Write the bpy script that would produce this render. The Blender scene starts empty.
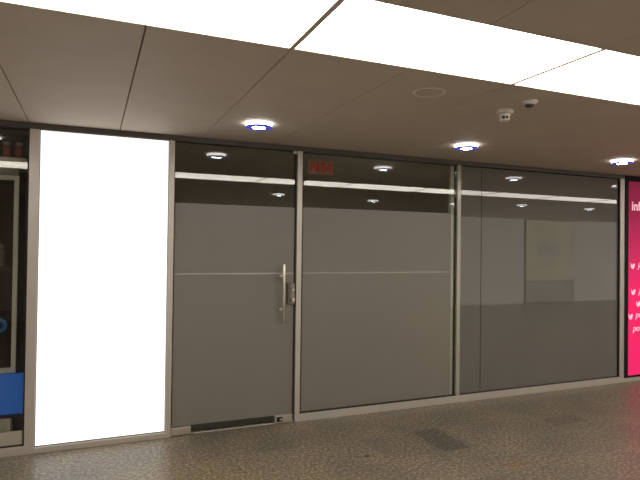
import bpy, bmesh, math, random
from mathutils import Vector, Matrix
random.seed(7)
S = bpy.context.scene
C = bpy.context.collection
PI = math.pi
H = 2.6            # ceiling height
WB = -8.15         # far side of the passage
X0, X1 = -3.178, 18.422

# ---------------------------------------------------------------- helpers
def bx(bm, x0, x1, y0, y1, z0, z1, bev=0.0):
    r = bmesh.ops.create_cube(bm, size=1.0)
    vs = r['verts']
    for v in vs:
        v.co = Vector((x0+(v.co.x+.5)*(x1-x0), y0+(v.co.y+.5)*(y1-y0), z0+(v.co.z+.5)*(z1-z0)))
    if bev > 0:
        es = list({e for v in vs for e in v.link_edges})
        bmesh.ops.bevel(bm, geom=es, offset=bev, segments=2, affect='EDGES', profile=.6)

def lathe(bm, prof, cx=0, cy=0, cz=0, seg=40, axis='z'):
    """prof: list of (radius, height)"""
    rings = []
    for r, h in prof:
        ring = []
        if r < 1e-6:
            p = (0, 0, h)
            ring = [p]
        else:
            ring = [(r*math.cos(2*PI*i/seg), r*math.sin(2*PI*i/seg), h) for i in range(seg)]
        vv = []
        for (a, b, c) in ring:
            if axis == 'z': q = (cx+a, cy+b, cz+c)
            elif axis == 'y': q = (cx+a, cy+c, cz+b)
            else: q = (cx+c, cy+a, cz+b)
            vv.append(bm.verts.new(q))
        rings.append(vv)
    for A, B in zip(rings, rings[1:]):
        if len(A) == 1 and len(B) == 1: continue
        if len(A) == 1:
            for i in range(seg): bm.faces.new((A[0], B[i], B[(i+1) % seg]))
        elif len(B) == 1:
            for i in range(seg): bm.faces.new((A[i], B[0], A[(i+1) % seg]))
        else:
            for i in range(seg):
                j = (i+1) % seg
                bm.faces.new((A[i], A[j], B[j], B[i]))

def prism(bm, pts, y0, y1):
    """polygon in xz extruded along y"""
    a = [bm.verts.new((x, y0, z)) for x, z in pts]
    b = [bm.verts.new((x, y1, z)) for x, z in pts]
    n = len(pts)
    bm.faces.new(a); bm.faces.new(b[::-1])
    for i in range(n):
        j = (i+1) % n
        bm.faces.new((a[i], b[i], b[j], a[j]))

def obj(name, bm, mat, parent=None, smooth=False):
    bmesh.ops.recalc_face_normals(bm, faces=bm.faces)
    me = bpy.data.meshes.new(name)
    bm.to_mesh(me); bm.free()
    me.materials.append(mat)
    if smooth:
        for p in me.polygons: p.use_smooth = True
        me.set_sharp_from_angle(angle=math.radians(35))
    o = bpy.data.objects.new(name, me)
    C.objects.link(o)
    if parent is not None:
        o.parent = parent
        w = Vector((0, 0, 0)); q = parent
        while q is not None:
            w += q.location; q = q.parent
        me.transform(Matrix.Translation(-w))
    return o

def box(name, mat, b, parent=None, bev=0.0):
    bm = bmesh.new(); bx(bm, *b, bev=bev)
    return obj(name, bm, mat, parent)

def tag(o, label, cat, group=None, kind=None):
    o['label'] = label; o['category'] = cat
    if group: o['group'] = group
    if kind: o['kind'] = kind
    return o

def thing(name, label, cat, loc=(0, 0, 0), group=None, kind=None):
    o = bpy.data.objects.new(name, None); C.objects.link(o)
    o.location = loc; o.empty_display_size = .1
    return tag(o, label, cat, group, kind)

def dup(root, loc, label, group=None):
    r = root.copy(); C.objects.link(r); r.location = loc; r['label'] = label
    if group: r['group'] = group
    for ch in list(root.children):
        c = ch.copy(); C.objects.link(c); c.parent = r
        for g in list(ch.children):
            d = g.copy(); C.objects.link(d); d.parent = c
    return r

def text_obj(name, body, size, loc, mat, parent, shear=0, bold=0, depth=.0015):
    """upright lettering facing -y, lower left corner at loc"""
    cu = bpy.data.curves.new('lettering', 'FONT')
    cu.body = body; cu.size = size; cu.shear = shear; cu.offset = bold; cu.extrude = depth
    t = bpy.data.objects.new('lettering', cu); C.objects.link(t)
    bpy.context.view_layer.update()
    me = bpy.data.meshes.new_from_object(t.evaluated_get(bpy.context.evaluated_depsgraph_get()))
    bpy.data.objects.remove(t); bpy.data.curves.remove(cu)
    me.transform(Matrix.Rotation(PI/2, 4, 'X'))
    w = Vector((0, 0, 0)); q = parent
    while q is not None:
        w += q.location; q = q.parent
    me.transform(Matrix.Translation(Vector(loc)-w))
    me.materials.clear(); me.materials.append(mat)
    o = bpy.data.objects.new(name, me); C.objects.link(o); o.parent = parent
    return o

# ---------------------------------------------------------------- materials
def new_mat(name):
    m = bpy.data.materials.new(name); m.use_nodes = True
    nt = m.node_tree; b = nt.nodes['Principled BSDF']
    return m, nt, b

def N(nt, typ, **kw):
    n = nt.nodes.new(typ)
    for k, v in kw.items(): setattr(n, k, v)
    return n

def plain(name, col, rough=.5, metal=0, spec=.5, noise=.06, scale=8, bump=0):
    """principled surface with a faint procedural unevenness"""
    m, nt, b = new_mat(name)
    tc = N(nt, 'ShaderNodeTexCoord'); no = N(nt, 'ShaderNodeTexNoise')
    no.inputs['Scale'].default_value = scale; no.inputs['Detail'].default_value = 4
    nt.links.new(tc.outputs['Object'], no.inputs['Vector'])
    cr = N(nt, 'ShaderNodeValToRGB')
    cr.color_ramp.elements[0].position = .3; cr.color_ramp.elements[1].position = .7
    cr.color_ramp.elements[0].color = (*[c*(1-noise) for c in col], 1)
    cr.color_ramp.elements[1].color = (*[min(1, c*(1+noise)) for c in col], 1)
    nt.links.new(no.outputs['Fac'], cr.inputs['Fac'])
    nt.links.new(cr.outputs['Color'], b.inputs['Base Color'])
    b.inputs['Roughness'].default_value = rough; b.inputs['Metallic'].default_value = metal
    b.inputs['Specular IOR Level'].default_value = spec
    if bump:
        bp = N(nt, 'ShaderNodeBump'); bp.inputs['Strength'].default_value = bump
        bp.inputs['Distance'].default_value = .002
        nt.links.new(no.outputs['Fac'], bp.inputs['Height']); nt.links.new(bp.outputs['Normal'], b.inputs['Normal'])
    return m

def lamp_mat(name, col, strength, base=(.8, .8, .8), rough=.4):
    m, nt, b = new_mat(name)
    b.inputs['Base Color'].default_value = (*base, 1); b.inputs['Roughness'].default_value = rough
    b.inputs['Emission Color'].default_value = (*col, 1); b.inputs['Emission Strength'].default_value = strength
    return m

M = {}
M['ceiling'] = plain('painted_ceiling_panel', (.60, .525, .445), .65, spec=.2, noise=.03, scale=3)
M['seam'] = plain('dark_ceiling_seam', (.06, .05, .045), .8)
M['alu'] = plain('anodised_aluminium', (.56, .515, .465), .38, metal=.55, noise=.04, scale=5)
M['alu_gloss'] = plain('smooth_aluminium', (.44, .41, .35), .2, metal=.35, noise=.03, scale=5)
M['pale_strip'] = plain('pale_painted_strip', (.86, .83, .72), .4, noise=.03)
M['head'] = plain('dark_header_aluminium', (.085, .075, .068), .45, metal=.2)
M['steel'] = plain('brushed_steel', (.62, .57, .5), .3, metal=.85, noise=.05, scale=30)
M['gasket'] = plain('black_rubber_gasket', (.012, .011, .01), .6)
M['black'] = plain('black_lacquer', (.008, .006, .007), .6, spec=.2)
M['inside'] = plain('dim_interior_paint', (.42, .37, .29), .8)
M['wall'] = plain('corridor_wall_paint', (.62, .58, .52), .6)
M['plastic'] = plain('off_white_plastic', (.72, .66, .58), .4)
M['slot'] = plain('dark_sensor_slot', (.03, .02, .015), .5)
M['ring'] = plain('pale_flush_ring', (.70, .61, .53), .5)
M['cream'] = plain('cream_lacquer', (.80, .74, .62), .4)
M['blue'] = lamp_mat('blue_board_added_glow', (.002, .055, .235), .85, base=(.006, .07, .28), rough=.6)  # glow added to the blue to lift the board's brightness
M['navy'] = plain('navy_board_edge', (.01, .02, .09), .45)
M['red_jar'] = plain('dark_red_preserve', (.30, .035, .028), .25)
M['lid'] = plain('pale_metal_lid', (.5, .46, .4), .35, metal=.4)
M['grey_panel'] = plain('grey_back_panel', (.30, .28, .25), .6)
M['dark'] = plain('dark_cabinet_lining', (.035, .03, .026), .6)
M['display_dark'] = plain('black_display_lining', (.02, .018, .018), .5)
M['kick'] = plain('grey_beige_kick_panel', (.42, .37, .31), .45, metal=.2)

# light panels
M['light'] = lamp_mat('luminous_ceiling_panel', (1, .93, .83), 8.0)
M['spot'] = lamp_mat('downlight_glow', (1, .97, .93), 7.0)
M['spot_lens'] = lamp_mat('downlight_lens', (.88, .93, 1), 45.0)
M['blue_rim'] = lamp_mat('blue_glass_rim', (.05, .06, .5), .75, base=(.03, .04, .3), rough=.15)
M['lightbox'] = lamp_mat('white_panel_added_glow', (1, 1, 1), .88, base=(.85, .85, .85), rough=.5)  # glow added to keep the blank panel white, no known lamp behind it
M['pinktext'] = lamp_mat('pale_pink_lettering', (1, .48, .62), .72, base=(.8, .5, .6))

def pink():
    m, nt, b = new_mat('pink_backlit_poster')
    tc = N(nt, 'ShaderNodeTexCoord'); sp = N(nt, 'ShaderNodeSeparateXYZ')
    nt.links.new(tc.outputs['Object'], sp.inputs[0])
    mr = N(nt, 'ShaderNodeMapRange'); mr.inputs['From Min'].default_value = 0; mr.inputs['From Max'].default_value = 2.5
    nt.links.new(sp.outputs['Z'], mr.inputs['Value'])
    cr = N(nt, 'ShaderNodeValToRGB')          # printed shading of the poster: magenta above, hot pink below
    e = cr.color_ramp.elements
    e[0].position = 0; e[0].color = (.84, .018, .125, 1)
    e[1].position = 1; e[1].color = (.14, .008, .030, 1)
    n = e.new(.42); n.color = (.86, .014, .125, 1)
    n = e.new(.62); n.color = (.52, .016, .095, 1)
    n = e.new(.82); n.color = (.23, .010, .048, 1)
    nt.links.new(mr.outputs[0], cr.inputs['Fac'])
    nt.links.new(cr.outputs['Color'], b.inputs['Emission Color'])
    b.inputs['Base Color'].default_value = (.2, .008, .035, 1)
    b.inputs['Emission Strength'].default_value = .95; b.inputs['Roughness'].default_value = .5; b.inputs['Specular IOR Level'].default_value = .15
    return m
M['pink'] = pink()

def glass():
    m, nt, b = new_mat('clear_glass')
    no = N(nt, 'ShaderNodeTexNoise'); no.inputs['Scale'].default_value = .6
    bp = N(nt, 'ShaderNodeBump'); bp.inputs['Strength'].default_value = .02; bp.inputs['Distance'].default_value = .01
    nt.links.new(no.outputs['Fac'], bp.inputs['Height'])
    b.inputs['Base Color'].default_value = (.82, .84, .78, 1)
    b.inputs['Roughness'].default_value = 0.0; b.inputs['IOR'].default_value = 1.55
    b.inputs['Transmission Weight'].default_value = 1.0
    return m
M['glass'] = glass()

def film():
    m, nt, b = new_mat('frosted_film')
    tc = N(nt, 'ShaderNodeTexCoord'); no = N(nt, 'ShaderNodeTexNoise')
    no.inputs['Scale'].default_value = 2.2; no.inputs['Detail'].default_value = 3
    nt.links.new(tc.outputs['Object'], no.inputs['Vector'])
    cr = N(nt, 'ShaderNodeValToRGB')
    cr.color_ramp.elements[0].color = (.235, .215, .185, 1); cr.color_ramp.elements[1].color = (.265, .243, .209, 1)
    nt.links.new(no.outputs['Fac'], cr.inputs['Fac']); nt.links.new(cr.outputs['Color'], b.inputs['Base Color'])
    b.inputs['Roughness'].default_value = .36; b.inputs['IOR'].default_value = 1.7
    tr = N(nt, 'ShaderNodeBsdfTranslucent'); tr.inputs['Color'].default_value = (.6, .58, .45, 1)
    ad = N(nt, 'ShaderNodeMixShader'); ad.inputs['Fac'].default_value = .26
    nt.links.new(b.outputs[0], ad.inputs[1]); nt.links.new(tr.outputs[0], ad.inputs[2])
    nt.links.new(ad.outputs[0], nt.nodes['Material Output'].inputs['Surface'])
    return m
M['film'] = film()
M['film_line'] = plain('etched_line_in_film', (.50, .47, .42), .5)

def greypane():
    m, nt, b = new_mat('grey_backed_glass')
    tc = N(nt, 'ShaderNodeTexCoord'); no = N(nt, 'ShaderNodeTexNoise')
    no.inputs['Scale'].default_value = 1.3; no.inputs['Detail'].default_value = 2
    nt.links.new(tc.outputs['Object'], no.inputs['Vector'])
    cr = N(nt, 'ShaderNodeValToRGB')
    cr.color_ramp.elements[0].color = (.124, .116, .104, 1); cr.color_ramp.elements[1].color = (.150, .141, .126, 1)
    nt.links.new(no.outputs['Fac'], cr.inputs['Fac']); nt.links.new(cr.outputs['Color'], b.inputs['Base Color'])
    b.inputs['Roughness'].default_value = .012; b.inputs['IOR'].default_value = 1.62
    return m
M['greypane'] = greypane()

def sticker():
    m, nt, b = new_mat('translucent_brown_sticker')
    b.inputs['Base Color'].default_value = (.085, .04, .03, 1); b.inputs['Roughness'].default_value = .5
    return m
M['sticker'] = plain('brown_red_sign_film', (.52, .25, .19), .5, noise=.1)
M['sign_red'] = plain('red_sign_lettering', (.80, .03, .022), .5)

def floor_mat():
    m, nt, b = new_mat('speckled_granite_slabs')
    L = nt.links.new
    tc = N(nt, 'ShaderNodeTexCoord')
    # slab grid
    mp = N(nt, 'ShaderNodeMapping'); mp.inputs['Location'].default_value = (.12, .13, 0)
    L(tc.outputs['Object'], mp.inputs['Vector'])
    br = N(nt, 'ShaderNodeTexBrick'); br.offset = .37; br.offset_frequency = 2
    br.inputs['Color1'].default_value = (0, 0, 0, 1); br.inputs['Color2'].default_value = (1, 1, 1, 1)
    br.inputs['Mortar'].default_value = (.5, .5, .5, 1)
    br.inputs['Scale'].default_value = 1; br.inputs['Mortar Size'].default_value = .0022
    br.inputs['Brick Width'].default_value = .86; br.inputs['Row Height'].default_value = .50
    L(mp.outputs[0], br.inputs['Vector'])
    # speckle
    n1 = N(nt, 'ShaderNodeTexNoise'); n1.inputs['Scale'].default_value = 40; n1.inputs['Detail'].default_value = 5; n1.inputs['Roughness'].default_value = .7
    n2 = N(nt, 'ShaderNodeTexNoise'); n2.inputs['Scale'].default_value = 2.3; n2.inputs['Detail'].default_value = 3
    vo = N(nt, 'ShaderNodeTexVoronoi'); vo.inputs['Scale'].default_value = 38
    for n in (n1, n2, vo): L(tc.outputs['Object'], n.inputs['Vector'])
    c1 = N(nt, 'ShaderNodeValToRGB'); e = c1.color_ramp.elements
    e[0].position = .33; e[0].color = (.058, .050, .040, 1)
    e[1].position = .67; e[1].color = (.40, .342, .262, 1)
    k = e.new(.5); k.color = (.155, .131, .099, 1)
    L(n1.outputs['Fac'], c1.inputs['Fac'])
    # warm and grey clouding between slabs
    c2 = N(nt, 'ShaderNodeValToRGB'); e = c2.color_ramp.elements
    e[0].position = .35; e[0].color = (.86, .87, .88, 1); e[1].position = .68; e[1].color = (1.15, 1.10, 1.01, 1)
    L(n2.outputs['Fac'], c2.inputs['Fac'])
    mx = N(nt, 'ShaderNodeMix', data_type='RGBA', blend_type='MULTIPLY'); mx.inputs['Factor'].default_value = 1
    L(c1.outputs['Color'], mx.inputs['A']); L(c2.outputs['Color'], mx.inputs['B'])
    c3 = N(nt, 'ShaderNodeValToRGB'); e = c3.color_ramp.elements
    e[0].color = (.91, .91, .92, 1); e[1].color = (1.07, 1.06, 1.03, 1)
    L(br.outputs['Color'], c3.inputs['Fac'])
    m2 = N(nt, 'ShaderNodeMix', data_type='RGBA', blend_type='MULTIPLY'); m2.inputs['Factor'].default_value = 1
    L(mx.outputs['Result'], m2.inputs['A']); L(c3.outputs['Color'], m2.inputs['B'])
    # pale grains
    cv = N(nt, 'ShaderNodeValToRGB'); e = cv.color_ramp.elements
    e[0].position = .08; e[0].color = (1, 1, 1, 1); e[1].position = .16; e[1].color = (0, 0, 0, 1)
    L(vo.outputs['Distance'], cv.inputs['Fac'])
    m3 = N(nt, 'ShaderNodeMix', data_type='RGBA', blend_type='MIX')
    mm = N(nt, 'ShaderNodeMath', operation='MULTIPLY'); mm.inputs[1].default_value = .35
    L(cv.outputs['Color'], mm.inputs[0]); L(mm.outputs[0], m3.inputs['Factor'])
    L(m2.outputs['Result'], m3.inputs['A']); m3.inputs['B'].default_value = (.38, .33, .25, 1)
    # seams
    m4 = N(nt, 'ShaderNodeMix', data_type='RGBA', blend_type='MIX')
    ms = N(nt, 'ShaderNodeMath', operation='MULTIPLY'); ms.inputs[1].default_value = .55
    L(br.outputs['Fac'], ms.inputs[0]); L(ms.outputs[0], m4.inputs['Factor'])
    L(m3.outputs['Result'], m4.inputs['A']); m4.inputs['B'].default_value = (.30, .26, .20, 1)
    out = m4.outputs['Result']
    sep = N(nt, 'ShaderNodeSeparateXYZ'); L(tc.outputs['Object'], sep.inputs[0])
    def rect(cx, cy, hx, hy):
        res = None
        for ax, c, h in (('X', cx, hx), ('Y', cy, hy)):
            a = N(nt, 'ShaderNodeMath', operation='COMPARE'); a.inputs[1].default_value = c; a.inputs[2].default_value = h
            L(sep.outputs[ax], a.inputs[0])
            if res is None: res = a
            else:
                q = N(nt, 'ShaderNodeMath', operation='MULTIPLY'); L(res.outputs[0], q.inputs[0]); L(a.outputs[0], q.inputs[1]); res = q
        return res.outputs[0]
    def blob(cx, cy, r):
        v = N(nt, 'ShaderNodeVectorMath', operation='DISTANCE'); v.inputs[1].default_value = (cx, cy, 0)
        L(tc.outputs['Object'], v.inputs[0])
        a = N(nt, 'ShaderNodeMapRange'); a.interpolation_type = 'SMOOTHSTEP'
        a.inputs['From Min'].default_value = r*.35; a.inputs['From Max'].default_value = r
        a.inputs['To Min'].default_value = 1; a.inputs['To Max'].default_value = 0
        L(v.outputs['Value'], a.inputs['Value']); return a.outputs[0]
    # replaced darker slabs, a rust stain and a dropped-gum spot
    for fac, amt, col in ((rect(2.80, -.87, .13, .26), 1, (.62, .62, .64, 1)), (rect(4.26, -.86, .20, .09), .75, (.64, .62, .62, 1)),
                          (blob(3.02, -1.56, .12), .8, (1.15, .85, .72, 1)), (blob(2.036, -.981, .03), 1, (.12, .11, .10, 1)),
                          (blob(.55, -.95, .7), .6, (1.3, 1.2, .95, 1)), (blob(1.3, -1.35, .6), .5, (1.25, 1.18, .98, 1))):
        q = N(nt, 'ShaderNodeMix', data_type='RGBA', blend_type='MULTIPLY')
        f = N(nt, 'ShaderNodeMath', operation='MULTIPLY'); f.inputs[1].default_value = amt
        L(fac, f.inputs[0]); L(f.outputs[0], q.inputs['Factor']); L(out, q.inputs['A']); q.inputs['B'].default_value = col
        out = q.outputs['Result']
    L(out, b.inputs['Base Color'])
    b.inputs['Roughness'].default_value = .38
    b.inputs['Specular IOR Level'].default_value = .4
    return m
M['floor'] = floor_mat()

def poster_yellow():
    m, nt, b = new_mat('olive_yellow_poster_print')
    tc = N(nt, 'ShaderNodeTexCoord'); no = N(nt, 'ShaderNodeTexNoise'); no.inputs['Scale'].default_value = 2.4; no.inputs['Detail'].default_value = 4
    nt.links.new(tc.outputs['Object'], no.inputs['Vector'])
    cr = N(nt, 'ShaderNodeValToRGB'); e = cr.color_ramp.elements
    e[0].position = .35; e[0].color = (.86, .80, .56, 1); e[1].position = .6; e[1].color = (.98, .92, .66, 1)
    nt.links.new(no.outputs['Fac'], cr.inputs['Fac'])
    nt.links.new(cr.outputs['Color'], b.inputs['Base Color']); nt.links.new(cr.outputs['Color'], b.inputs['Emission Color'])
    b.inputs['Emission Strength'].default_value = .86
    return m
M['p_yellow'] = poster_yellow()
M['p_dark'] = lamp_mat('dark_poster_footer', (.55, .50, .44), .95, base=(.2, .18, .16))
M['p_fig'] = lamp_mat('grey_poster_motif', (.72, .68, .56), .95, base=(.2, .2, .2))
M['p_line'] = lamp_mat('pale_poster_lines', (.7, .66, .55), .8)
M['glow_pane'] = lamp_mat('added_window_glow', (1, .93, .82), .86, base=(.6, .57, .5), rough=.3)  # added glow that brightens the far side and the passage

# ---------------------------------------------------------------- setting
def ST(o, label, cat): return tag(o, label, cat, kind='structure')

ST(box('floor', M['floor'], (X0, X1, WB-.1, 3.2, -.1, 0)), 'speckled brown granite slab floor of the passage', 'floor')

# ceiling: painted panels with real gaps, a slot for the light strip
YN, YF = -2.355, -2.970
bm = bmesh.new()
x = -.466
while x > X0: x -= .67
xs = []
while x < X1:
    xs.append(x); x += .67
for a in xs:
    g = .0035 if a < .9 else .0018
    x0, x1 = max(a+g, X0), min(a+.67-(.0035 if a < .2 else .0018), X1)
    if x1-x0 < .02: continue
    bx(bm, x0, x1, YN, 3.2, H, H+.03, bev=.0015)
    bx(bm, x0, x1, WB-.1, YF, H, H+.03, bev=.0015)
ce = ST(obj('ceiling', bm, M['ceiling']), 'brownish suspended ceiling of long painted panels', 'ceiling')
bm = bmesh.new()
for k in range(-3, 14):
    xx = .872+1.35*k; h = .013 if k == 0 else .0105
    bx(bm, max(xx-h, X0), min(xx+h, X1), YF, YN, H-.002, H+.03)
bx(bm, X0, X1, YN-.003, YN, H-.0005, H+.03); bx(bm, X0, X1, YF, YF+.003, H-.0005, H+.03)
obj('light_divider', bm, M['ceiling'], ce)
box('ceiling_seam_backing', M['seam'], (X0, X1, WB-.1, 3.2, H+.032, H+.10), ce)

# shop interior behind the glazing
ST(box('wall_front', M['inside'], (-.45, 6.2, 3.0, 3.1, 0, H)), 'dim back wall inside the empty shop', 'wall')
ST(box('wall_side', M['inside'], (-.44, -.40, .09, 3.0, 0, H)), 'dim partition wall between the empty shop and its left neighbour', 'wall')
ST(box('wall_inner', M['inside'], (6.10, 6.17, .09, 3.0, 0, H)), 'dim partition wall behind the right post of the shopfront', 'wall')
ST(box('wall_front_right', M['wall'], (7.52, X1, 0, .15, 0, H)), 'plain passage wall right of the pink lightbox', 'wall')
ST(box('wall_front_left', M['wall'], (X0, -2.06, 0, .15, 0, H)), 'plain passage wall left of the neighbouring display window', 'wall')
ST(box('wall_left', M['wall'], (X0-.1, X0, WB-.1, .15, 0, H)), 'plain end wall of the passage on the left', 'wall')
ST(box('wall_right', M['wall'], (X1, X1+.1, WB-.1, .15, 0, H)), 'plain end wall of the passage on the right', 'wall')
ST(box('wall_back', M['wall'], (X0, X1, WB-.1, WB-.02, 0, H)), 'pale wall across the passage mirrored in the grey glass', 'wall')

# glowing panes added to brighten the far wall mirrored in the grey glass
def lit(n, x0, x1, lab):
    o = ST(box('window_%d' % n, M['glow_pane'], (x0, x1, WB-.018, WB+.01, .0, H-.01), bev=.004), lab, 'window')
    return o
lit(5, -.5, 4.0, 'glowing pane added as a shop window across the passage, opposite the glass door')
lit(6, 4.03, 8.2, 'glowing pane added as a shop window across the passage, opposite the grey glazing')
lit(7, 8.23, 12.28, 'glowing pane added as a shop window across the passage, left of the mirrored yellow poster')
lit(8, 14.38, 18.2, 'glowing pane added as a shop window across the passage, right of the mirrored yellow poster')

# ---------------------------------------------------------------- shopfront frame
def TR(n, b, lab, mat='alu', bev=.003):
    return ST(box('trim_%d' % n, M[mat], b, bev=bev), lab, 'frame')
TR(1, (-2.06, 6.175, -.005, .08, 2.553, H), 'dark aluminium header rail under the ceiling along the shopfronts', 'head')
TR(2, (-.460, -.390, -.005, .08, 0, 2.553), 'aluminium post left of the white panel')
TR(3, (.606, .652, -.005, .08, 0, 2.553), 'aluminium post between white panel and glass door')
TR(4, (1.784, 1.835, -.005, .08, 0, 2.553), 'aluminium post between glass door and frosted window')
TR(5, (3.622, 3.668, -.002, .08, .072, 2.553), 'slim aluminium mullion left of the grey glazing', 'alu_gloss', .002)
TR(6, (3.562, 3.602, .042, .08, .072, 2.553), 'pale inner strip behind the glass beside the mullion of the grey glazing', 'pale_strip', .002)
TR(7, (6.095, 6.172, -.005, .08, 0, 2.553), 'aluminium post between grey glazing and pink lightbox')
TR(8, (-.390, .606, -.005, .08, 0, .046), 'aluminium sill under the white panel')
TR(9, (1.835, 6.095, -.005, .08, 0, .074), 'aluminium sill under the frosted window and grey glazing')
TR(10, (-2.06, -.460, -.005, .08, 0, .070), 'aluminium sill under the neighbouring display window')
TR(11, (6.172, 7.52, .0, .10, 0, .055), 'pale aluminium sill under the pink lightbox')
TR(12, (.652, 1.784, .02, .07, 0, .010), 'flat metal threshold under the glass door')
TR(13, (-2.06, -2.0, -.005, .08, .07, 2.553), 'aluminium post at the far left of the neighbouring display window')

def gasket(bm, x0, x1, z0, z1, w=.012, y0=.002, y1=.05):
    bx(bm, x0, x0+w, y0, y1, z0, z1); bx(bm, x1-w, x1, y0, y1, z0, z1)
    bx(bm, x0+w, x1-w, y0, y1, z0, z0+w); bx(bm, x0+w, x1-w, y0, y1, z1-w, z1)

# ---------------------------------------------------------------- glass door
d = thing('door_1', 'frosted glass door with vertical steel bar handle', 'door', (.66, .03, 0), kind='structure')
box('glass_panel', M['glass'], (.662, 1.768, .025, .037, .012, 2.535), d)
box('frosted_film', M['film'], (.664, 1.766, .0225, .0245, .078, 2.018), d)
box('etched_line', M['film_line'], (.664, 1.766, .0210, .0222, 1.394, 1.403), d)
box('clear_edge_strip', M['gasket'], (1.7685, 1.783, .02, .06, .012, 2.535), d)
bm = bmesh.new(); bx(bm, .83, 1.588, .015, .045, .034, .074, bev=.002)
o = obj('bottom_seal_bar', bm, plain('dark_green_glass_edge', (.03, .032, .022), .3), d); o['label'] = 'dark bottom edge bar'
pf = box('patch_fitting', M['steel'], (.656, .826, .008, .055, .006, .072), d, bev=.003)
box('cover_cap', M['steel'], (.664, .818, .004, .0075, .012, .066), pf, bev=.0015)
pf2 = box('patch_fitting', M['steel'], (1.592, 1.768, .008, .055, .010, .076), d, bev=.003)
bm = bmesh.new(); bx(bm, 1.612, 1.668, .003, .0075, .018, .062, bev=.002)
lk = obj('lock_insert', bm, M['gasket'], pf2)
bm = bmesh.new(); lathe(bm, [(0, -.004), (.010, -.004), (.012, 0), (.012, .006)], 1.652, .002, .040, axis='y', seg=20)
obj('key_cylinder', bm, M['steel'], pf2, True)
box('top_patch_fitting', M['steel'], (1.742, 1.782, .006, .055, 2.528, 2.552), d, bev=.003)
# bar handle
hd = bmesh.new(); lathe(hd, [(0, .905), (.0125, .905), (.014, .908), (.014, 1.447), (.0125, 1.45), (0, 1.45)], 1.642, -.062, .034, seg=24)
hd = obj('door_handle', hd, M['steel'], d, True)
for z in (1.056, 1.366):
    bm = bmesh.new(); lathe(bm, [(.008, -.056), (.008, .004), (.019, .006), (.019, .022)], 1.642, 0, z, axis='y', seg=20)
    o = obj('standoff', bm, M['steel'], hd, True)
# lock case on the closing edge
lc = box('lock_case', plain('dull_steel_lock', (.13, .115, .095), .4, metal=.4), (1.700, 1.772, -.006, .055, 1.108, 1.308), d, bev=.004)
box('face_plate', plain('worn_lock_plate', (.27, .24, .2), .4, metal=.5), (1.728, 1.766, -.011, -.0062, 1.118, 1.298), lc, bev=.0015)
bm = bmesh.new(); lathe(bm, [(0, -.03), (.014, -.03), (.017, -.026), (.017, 0)], 1.747, -.010, 1.155, axis='y', seg=24)
obj('key_cylinder', bm, M['steel'], lc, True)
bm = bmesh.new(); lathe(bm, [(0, -.02), (.010, -.02), (.012, -.017), (.012, 0)], 1.747, -.010, 1.245, axis='y', seg=24)
obj('turn_knob', bm, M['steel'], lc, True)

# ---------------------------------------------------------------- frosted window
w = thing('window_1', 'tall fixed window with frosted film below a clear band', 'window', (1.84, .03, .074), kind='structure')
box('glass_panel', M['glass'], (1.847, 3.620, .025, .037, .086, 2.541), w)
box('frosted_film', M['film'], (1.847, 3.558, .0225, .0245, .086, 2.026), w)
box('etched_line', M['film_line'], (1.847, 3.558, .0210, .0222, 1.394, 1.403), w)
bm = bmesh.new(); bx(bm, 1.835, 1.847, .002, .05, .074, 2.553); bx(bm, 3.602, 3.622, .0405, .078, .086, 2.541)
bx(bm, 1.847, 3.622, .002, .05, .074, .0855); bx(bm, 1.847, 3.622, .002, .05, 2.5415, 2.553); obj('gasket', bm, M['gasket'], w)

t = thing('added_tube_lamp', 'unseen upright tube lamp added to light the frosted film beside the mullion', 'lamp', (3.50, .42, 0))  # unseen lamp put in to brighten the film near the mullion
bm = bmesh.new(); lathe(bm, [(0, .30), (.018, .30), (.018, 1.90), (0, 1.90)], 3.50, .42, 0, seg=20); obj('tube', bm, lamp_mat('tube_glow', (1, .95, .72), 13.0), t, True)
bm = bmesh.new(); lathe(bm, [(0, 0), (.10, 0), (.10, .015), (.03, .03), (.022, .05), (.022, .299), (0, .2995)], 3.50, .42, 0, seg=28); obj('stand', bm, M['black'], t, True)
bm = bmesh.new(); lathe(bm, [(0, 1.9005), (.022, 1.9005), (.022, 1.935), (0, 1.938)], 3.50, .42, 0, seg=20); obj('end_cap', bm, M['black'], t, True)

# ---------------------------------------------------------------- grey reflective glazing
w = thing('window_2', 'grey backed reflective glazing in two panes left of the pink lightbox', 'window', (3.67, .03, .074), kind='structure')
o = box('narrow_pane', M['greypane'], (3.670, 3.956, .022, .034, .084, 2.545), w)
o = box('wide_pane', M['greypane'], (3.964, 6.082, .022, .034, .084, 2.545), w)
bm = bmesh.new(); bx(bm, 3.957, 3.963, .024, .05, .084, 2.545); bx(bm, 6.083, 6.0945, .002, .05, .074, 2.553)
bx(bm, 3.67, 6.082, .012, .05, .0745, .083); bx(bm, 3.67, 6.082, .036, .05, .09, 2.545)
obj('gasket', bm, M['gasket'], w)

# ---------------------------------------------------------------- number sign behind the glass
sg = thing('number_sign', 'small red N 54 sign behind the clear band above the frosted window', 'sign', (2.015, .055, 2.425))
box('sign_film', M['sticker'], (1.905, 2.165, .046, .050, 2.352, 2.492), sg, bev=.001)
text_obj('letter', 'N', .128, (1.926, .0445, 2.376), M['sign_red'], sg, bold=.006)
text_obj('numeral', '54', .122, (2.036, .0445, 2.380), M['sign_red'], sg, bold=.006)

# ---------------------------------------------------------------- blank white panel with added glow
t = thing('lightbox', 'blank white panel with added glow left of the glass door', 'lightbox', (.11, .04, .05))
box('glow_face', M['lightbox'], (-.384, .601, .010, .020, .056, 2.548), t)
bm = bmesh.new(); bx(bm, -.3895, .6055, .0205, .075, .0465, 2.5525); obj('housing', bm, M['gasket'], t)

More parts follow.
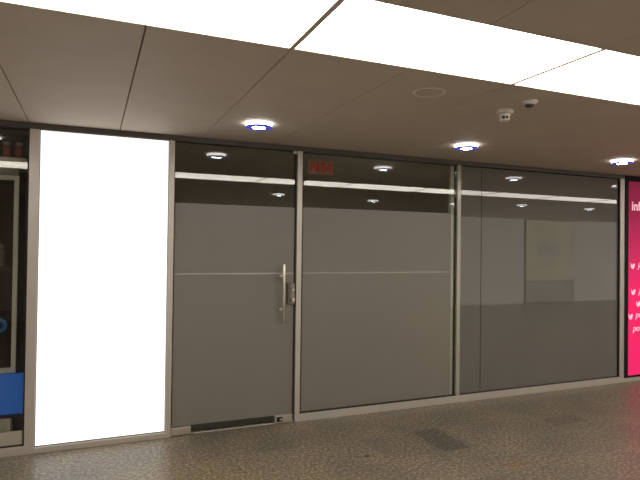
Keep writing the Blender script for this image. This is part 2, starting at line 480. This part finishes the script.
# ---------------------------------------------------------------- pink lightbox
t = thing('lightbox', 'pink backlit poster lightbox with black frame right of the shopfront', 'lightbox', (6.85, .03, .056))
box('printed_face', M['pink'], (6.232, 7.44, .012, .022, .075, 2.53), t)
bm = bmesh.new()
for b in ((6.173, 6.232, -.012, .09, .056, H-.002), (7.44, 7.515, -.012, .09, .056, H-.002), (6.232, 7.44, -.012, .09, .056, .075), (6.232, 7.44, -.012, .09, 2.53, H-.002)):
    bx(bm, *b)
bx(bm, 6.232, 7.44, .023, .09, .075, 2.53)
obj('frame', bm, M['black'], t)
text_obj('heading', 'inf', .165, (6.312, .0095, 2.165), M['pinktext'], t, bold=.002)
def bird(x, z, s):
    """little bird-shaped bullet"""
    bm = bmesh.new()
    prism(bm, [(x+a*s, z+b*s) for a, b in ((-.50, .55), (-.28, .12), (-.02, .16), (.12, .42), (.34, .40), (.52, .22), (.38, .12), (.34, -.22), (.08, -.46), (-.22, -.42), (-.44, -.12))], .0085, .0115)
    obj('bullet', bm, M['pinktext'], t)
for x, z in ((6.340, 1.455), (6.352, 1.125), (6.445, .972), (6.306, .815)):
    bird(x, z, .078)
text_obj('text_line', 'jo', .105, (6.43, .0095, 1.43), lamp_mat('dim_pink_lettering', (.95, .20, .38), .8), t, shear=.2)
text_obj('text_line', 'jo', .10, (6.445, .0095, 1.10), M['pinktext'], t, shear=.2)
text_obj('text_line', 'po', .115, (6.39, .0095, .80), M['pinktext'], t, shear=.2)
text_obj('text_line', 'po', .115, (6.345, .0095, .63), M['pinktext'], t, shear=.2)

# ---------------------------------------------------------------- ceiling light strip
k = -3
lab = {-1: 'leftmost luminous ceiling panel, above the white panel', 0: 'middle luminous ceiling panel, above the glass door and frosted window',
       1: 'luminous ceiling panel at the right edge of the photo, beyond a thin seam'}
for k in range(-3, 13):
    x0 = .872+1.35*k; x1 = x0+1.35
    t = box('ceiling_light', M['light'], (x0+(.014 if k == 0 else .0115), x1-(.014 if k == -1 else .0115), YF+.004, YN-.004, H+.002, H+.022), bev=.002)
    tag(t, lab.get(k, 'luminous ceiling panel of the strip seen only mirrored in the glass' if k > 1 else 'luminous ceiling panel outside the picture on the left'), 'ceiling light',
        'luminous panels of the ceiling strip')

# ---------------------------------------------------------------- downlights
dl = thing('downlight', 'round downlight with blue rim in the ceiling above the glass door', 'downlight', (1.182, -.750, H), 'ring downlights along the shopfront')
cx, cy = 1.182, -.750
bm = bmesh.new(); lathe(bm, [(.090, -.001), (.098, -.004), (.103, -.022), (.103, -.026)], cx, cy, H); obj('glowing_collar', bm, M['spot'], dl, True)
bm = bmesh.new(); lathe(bm, [(.1045, -.026), (.106, -.029), (.104, -.0335), (.056, -.036), (.051, -.034), (.051, -.027), (.1045, -.026)], cx, cy, H)
o = obj('rim', bm, M['blue_rim'], dl, True); o['label'] = 'deep blue glass rim'
bm = bmesh.new(); lathe(bm, [(.050, -.027), (.050, -.034), (.042, -.036), (0, -.037)], cx, cy, H); obj('lens', bm, M['spot_lens'], dl, True)
for x, y, la in ((-.86, -.745, 'round downlight beyond the left edge, mirrored in the neighbouring display window'), (3.155, -.745, 'round downlight with blue rim above the mullion of the grey glazing'), (5.14, -.775, 'round downlight with blue rim in front of the grey glazing, near the pink lightbox'),
                 (7.10, -.76, 'round downlight beyond the right edge, mirrored at the end of the grey glazing')):
    dup(dl, (x, y, H), la, 'ring downlights along the shopfront')
for x, y, la in ((3.10, -4.45, 'far-row downlight mirrored in the clear band of the glass door'), (5.19, -4.75, 'far-row downlight mirrored in the middle of the clear window band'),
                 (7.05, -4.60, 'far-row downlight mirrored beside the mullion'), (8.40, -4.10, 'far-row downlight mirrored on the left of the wide grey pane'),
                 (10.42, -4.15, 'far-row downlight mirrored on the right of the wide grey pane')):
    dup(dl, (x, y, H), la, 'ring downlights of the far row')

# ---------------------------------------------------------------- ceiling fittings
t = thing('smoke_detector', 'off-white smoke detector with dark slots on the ceiling', 'smoke detector', (2.598, -1.875, H))
cx, cy = 2.598, -1.875
bm = bmesh.new(); lathe(bm, [(.057, 0), (.057, -.018), (.055, -.022), (.042, -.024), (0, -.024)], cx, cy, H); obj('base', bm, M['plastic'], t, True)
bm = bmesh.new(); lathe(bm, [(.038, -.026), (.037, -.040), (.034, -.044)], cx, cy, H); obj('collar', bm, M['plastic'], t, True)
hb = bmesh.new(); lathe(hb, [(.026, -.040), (.026, -.066)], cx, cy, H); hb = obj('chamber', hb, M['slot'], t, True)
for i in range(8):
    a = i*PI/4+.2
    bm = bmesh.new(); bx(bm, -.003, .003, -.003, .003, -.068, -.042)
    bmesh.ops.transform(bm, matrix=Matrix.Translation((cx+.031*math.cos(a), cy+.031*math.sin(a), H)) @ Matrix.Rotation(a, 4, 'Z'), verts=bm.verts)
    obj('rib', bm, M['plastic'], t)
bm = bmesh.new(); lathe(bm, [(.036, -.064), (.035, -.069), (.028, -.074), (0, -.076)], cx, cy, H); obj('cap', bm, M['plastic'], t, True)

t = thing('ceiling_sensor', 'small white conical sensor with dark eye behind the smoke detector', 'sensor', (2.575, -2.13, H))
cx, cy = 2.575, -2.13
bm = bmesh.new(); lathe(bm, [(.050, 0), (.050, -.006), (.046, -.012), (.034, -.020), (.028, -.024)], cx, cy, H); obj('housing', bm, M['plastic'], t, True)
bm = bmesh.new(); lathe(bm, [(.0285, -.024), (.027, -.034), (.018, -.040), (0, -.042)], cx-.004, cy, H); obj('eye', bm, M['slot'], t, True)

bm = bmesh.new(); lathe(bm, [(.085, 0), (.087, -.004), (.094, -.006), (.1, -.004), (.102, 0)], 1.885, -2.02, H, seg=56)
tag(obj('ceiling_ring', bm, M['ring'], None, True), 'thin pale ring flush with the ceiling near the light strip', 'ceiling ring')

# ---------------------------------------------------------------- neighbouring display window (left edge)
w = thing('window_3', 'neighbouring shop display window at the left edge', 'window', (-1.23, .03, .07), kind='structure')
box('glass_panel', M['glass'], (-1.99, -.472, .020, .030, .190, 2.545), w)
box('kick_panel', M['kick'], (-1.99, -.472, .012, .035, .078, .186), w, bev=.003)
bm = bmesh.new(); gasket(bm, -2.0, -.460, .07, 2.553, .012); obj('gasket', bm, M['gasket'], w)
ST(box('wall_display', M['display_dark'], (-2.06, -.46, .62, .68, 0, H)), 'black back wall inside the neighbouring display window', 'wall')
ST(box('wall_display_side', M['display_dark'], (-.47, -.445, .085, .62, 0, H)), 'black side lining of the neighbouring display window', 'wall')
# wall shelf with jars
CF = .10
sh = tag(box('shelf', M['cream'], (-1.95, -.492, CF+.02, .60, 2.270, 2.332), bev=.004), 'cream shelf board carrying the red jars', 'shelf')
def jar_set(x, y, z, lab):
    j = thing('jar', lab, 'jar', (x, y, z), 'red jars on the cream shelf')
    bm = bmesh.new(); lathe(bm, [(0, 0), (.028, 0), (.031, .006), (.031, .085), (.026, .102), (.0, .104)], x, y, z, seg=28); obj('body', bm, M['red_jar'], j, True)
    bm = bmesh.new(); lathe(bm, [(.027, .1045), (.029, .107), (.029, .128), (.026, .132), (0, .133)], x, y, z, seg=28); obj('lid', bm, M['lid'], j, True)
    return j
j = jar_set(-.640, CF+.10, 2.3325, 'red jar with pale lid on the cream shelf, left one of two')
dup(j, (-.556, CF+.10, 2.3325), 'red jar with pale lid on the cream shelf, nearer the post')
# cream framed cabinet
cab = thing('display_cabinet', 'cream framed display cabinet standing inside the neighbouring window', 'cabinet', (-1.0, CF+.2, .60))
bm = bmesh.new()
bx(bm, -.572, -.538, CF, CF+.03, .625, 2.185, bev=.003); bx(bm, -1.60, -1.56, CF, CF+.03, .625, 2.185, bev=.003)
bx(bm, -1.56, -.572, CF, CF+.03, 2.150, 2.185, bev=.003); bx(bm, -1.56, -.572, CF, CF+.03, .625, .665, bev=.003)
obj('door_frame', bm, M['cream'], cab)
bm = bmesh.new(); bx(bm, -1.60, -1.585, CF+.031, .58, .625, 2.185); bx(bm, -.56, -.545, CF+.031, .58, .625, 2.185); bx(bm, -1.585, -.56, .56, .58, .625, 2.185)
bx(bm, -1.585, -.56, CF+.031, .56, .625, .64); bx(bm, -1.585, -.56, CF+.031, .56, 2.17, 2.185)
obj('carcass', bm, M['dark'], cab)
for z in (1.44, 1.05): box('cabinet_shelf', M['dark'], (-1.584, -.561, CF+.05, .559, z, z+.018), cab)
tag(box('fascia_panel', M['grey_panel'], (-1.95, -.545, CF+.03, CF+.05, 2.187, 2.268)), 'grey fascia strip between cream shelf and display cabinet', 'panel')
# pale jar inside the cabinet
j = thing('glass_jar', 'pale storage jar standing inside the display cabinet', 'jar', (-.70, CF+.16, 1.458))
jm = plain('dusty_pale_jar', (.30, .28, .22), .3)
bm = bmesh.new(); lathe(bm, [(0, 0), (.045, 0), (.052, .01), (.052, .12), (.040, .145), (.040, .15), (0, .152)], -.70, CF+.16, 1.458, seg=32); obj('body', bm, jm, j, True)
bm = bmesh.new(); lathe(bm, [(.043, .1525), (.045, .156), (.045, .176), (.02, .19), (0, .192)], -.70, CF+.16, 1.458, seg=32); obj('lid', bm, M['lid'], j, True)
# blue ring hung on the glass
bm = bmesh.new()
R1, r1, sg_ = .040, .016, 36
prof = [(R1+r1*math.cos(2*PI*i/14), r1*math.sin(2*PI*i/14)) for i in range(15)]
lathe(bm, prof, -.652, .062, 1.005, seg=sg_, axis='y')
bmesh.ops.remove_doubles(bm, verts=bm.verts, dist=1e-5)
tag(obj('blue_ring', bm, plain('bright_blue_plastic', (.01, .14, .48), .35), None, True), 'small blue ring on the inside of the neighbouring display glass', 'ring')
# blue board and box
b = thing('blue_board', 'bright blue board with added glow low in the neighbouring display window', 'board', (-1.2, .07, .30))
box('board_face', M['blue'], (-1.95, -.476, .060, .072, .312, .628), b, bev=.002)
o = box('board_foot', M['navy'], (-1.95, -.476, .050, .080, .285, .311), b); o['label'] = 'navy lower edge'
for xx in (-1.75, -1.25): box('support', M['navy'], (xx, xx+.04, .052, .078, 0, .2848), b)
cb = thing('carton', 'cream carton under the blue board behind the display glass', 'box', (-.85, .14, .075))
box('body', M['cream'], (-1.2, -.566, .10, .26, .0, .245), cb, bev=.003)
box('lid_edge', M['cream'], (-1.203, -.563, .097, .263, .2455, .27), cb, bev=.003)

# ---------------------------------------------------------------- poster across the passage (mirrored)
p = thing('poster', 'tall yellow poster across the passage, mirrored faintly in the grey glass', 'poster', (13.33, WB+.02, 0))
box('backing', M['black'], (12.33, 14.33, WB+.0, WB+.03, .0, 2.585), p)
box('picture_field', M['p_yellow'], (12.35, 14.31, WB+.0305, WB+.036, .70, 2.57), p)
box('text_field', M['p_dark'], (12.35, 14.31, WB+.0305, WB+.036, .02, .695), p)
bm = bmesh.new()
for cx, cz, rx, rz in ((13.0, 1.72, .24, .28), (13.45, 1.66, .20, .22)):
    prism(bm, [(cx+rx*math.cos(2*PI*i/24)*(1+.12*math.sin(3*i)), cz+rz*math.sin(2*PI*i/24)) for i in range(24)], WB+.0365, WB+.040)
obj('motif', bm, M['p_fig'], p)
bm = bmesh.new()
for i in range(12):
    x = 12.7+i*.1
    bx(bm, x, x+.11, WB+.0365, WB+.040, 1.14+.06*math.sin(i*.6), 1.19+.06*math.sin(i*.6))
obj('swash', bm, M['p_fig'], p)
bm = bmesh.new()
for z, a, b_ in ((.56, 12.9, 13.8), (.46, 12.8, 13.9), (.36, 12.95, 13.75), (.26, 12.7, 14.0)):
    bx(bm, a, b_, WB+.0365, WB+.040, z, z+.035)
obj('print_lines', bm, M['p_line'], p)

# ---------------------------------------------------------------- camera, world, view
cam = bpy.data.cameras.new('camera'); co = bpy.data.objects.new('camera', cam); C.objects.link(co)
r = Vector((0.92170066, -0.38771459, 0.01205343)); u = Vector((-0.01626989, -0.00759446, 0.99983879)); f = Vector((0.38756055, 0.92174819, 0.0133079))
m = Matrix((( r.x, u.x, -f.x, 0), (r.y, u.y, -f.y, -4.81174), (r.z, u.z, -f.z, 1.646695), (0, 0, 0, 1)))
co.matrix_world = m
cam.sensor_fit = 'HORIZONTAL'; cam.sensor_width = 36; cam.lens = 543.376*36/640; cam.clip_start = .02
S.camera = co
wd = bpy.data.worlds.new('world'); S.world = wd; wd.use_nodes = True
wd.node_tree.nodes['Background'].inputs[0].default_value = (0, 0, 0, 1)
S.view_settings.view_transform = 'Standard'; S.view_settings.look = 'None'
S.view_settings.gamma = 1; S.view_settings.use_curve_mapping = False; S.view_settings.exposure = 0
S.cycles.max_bounces = 10; S.cycles.diffuse_bounces = 6; S.cycles.glossy_bounces = 5; S.cycles.transmission_bounces = 8
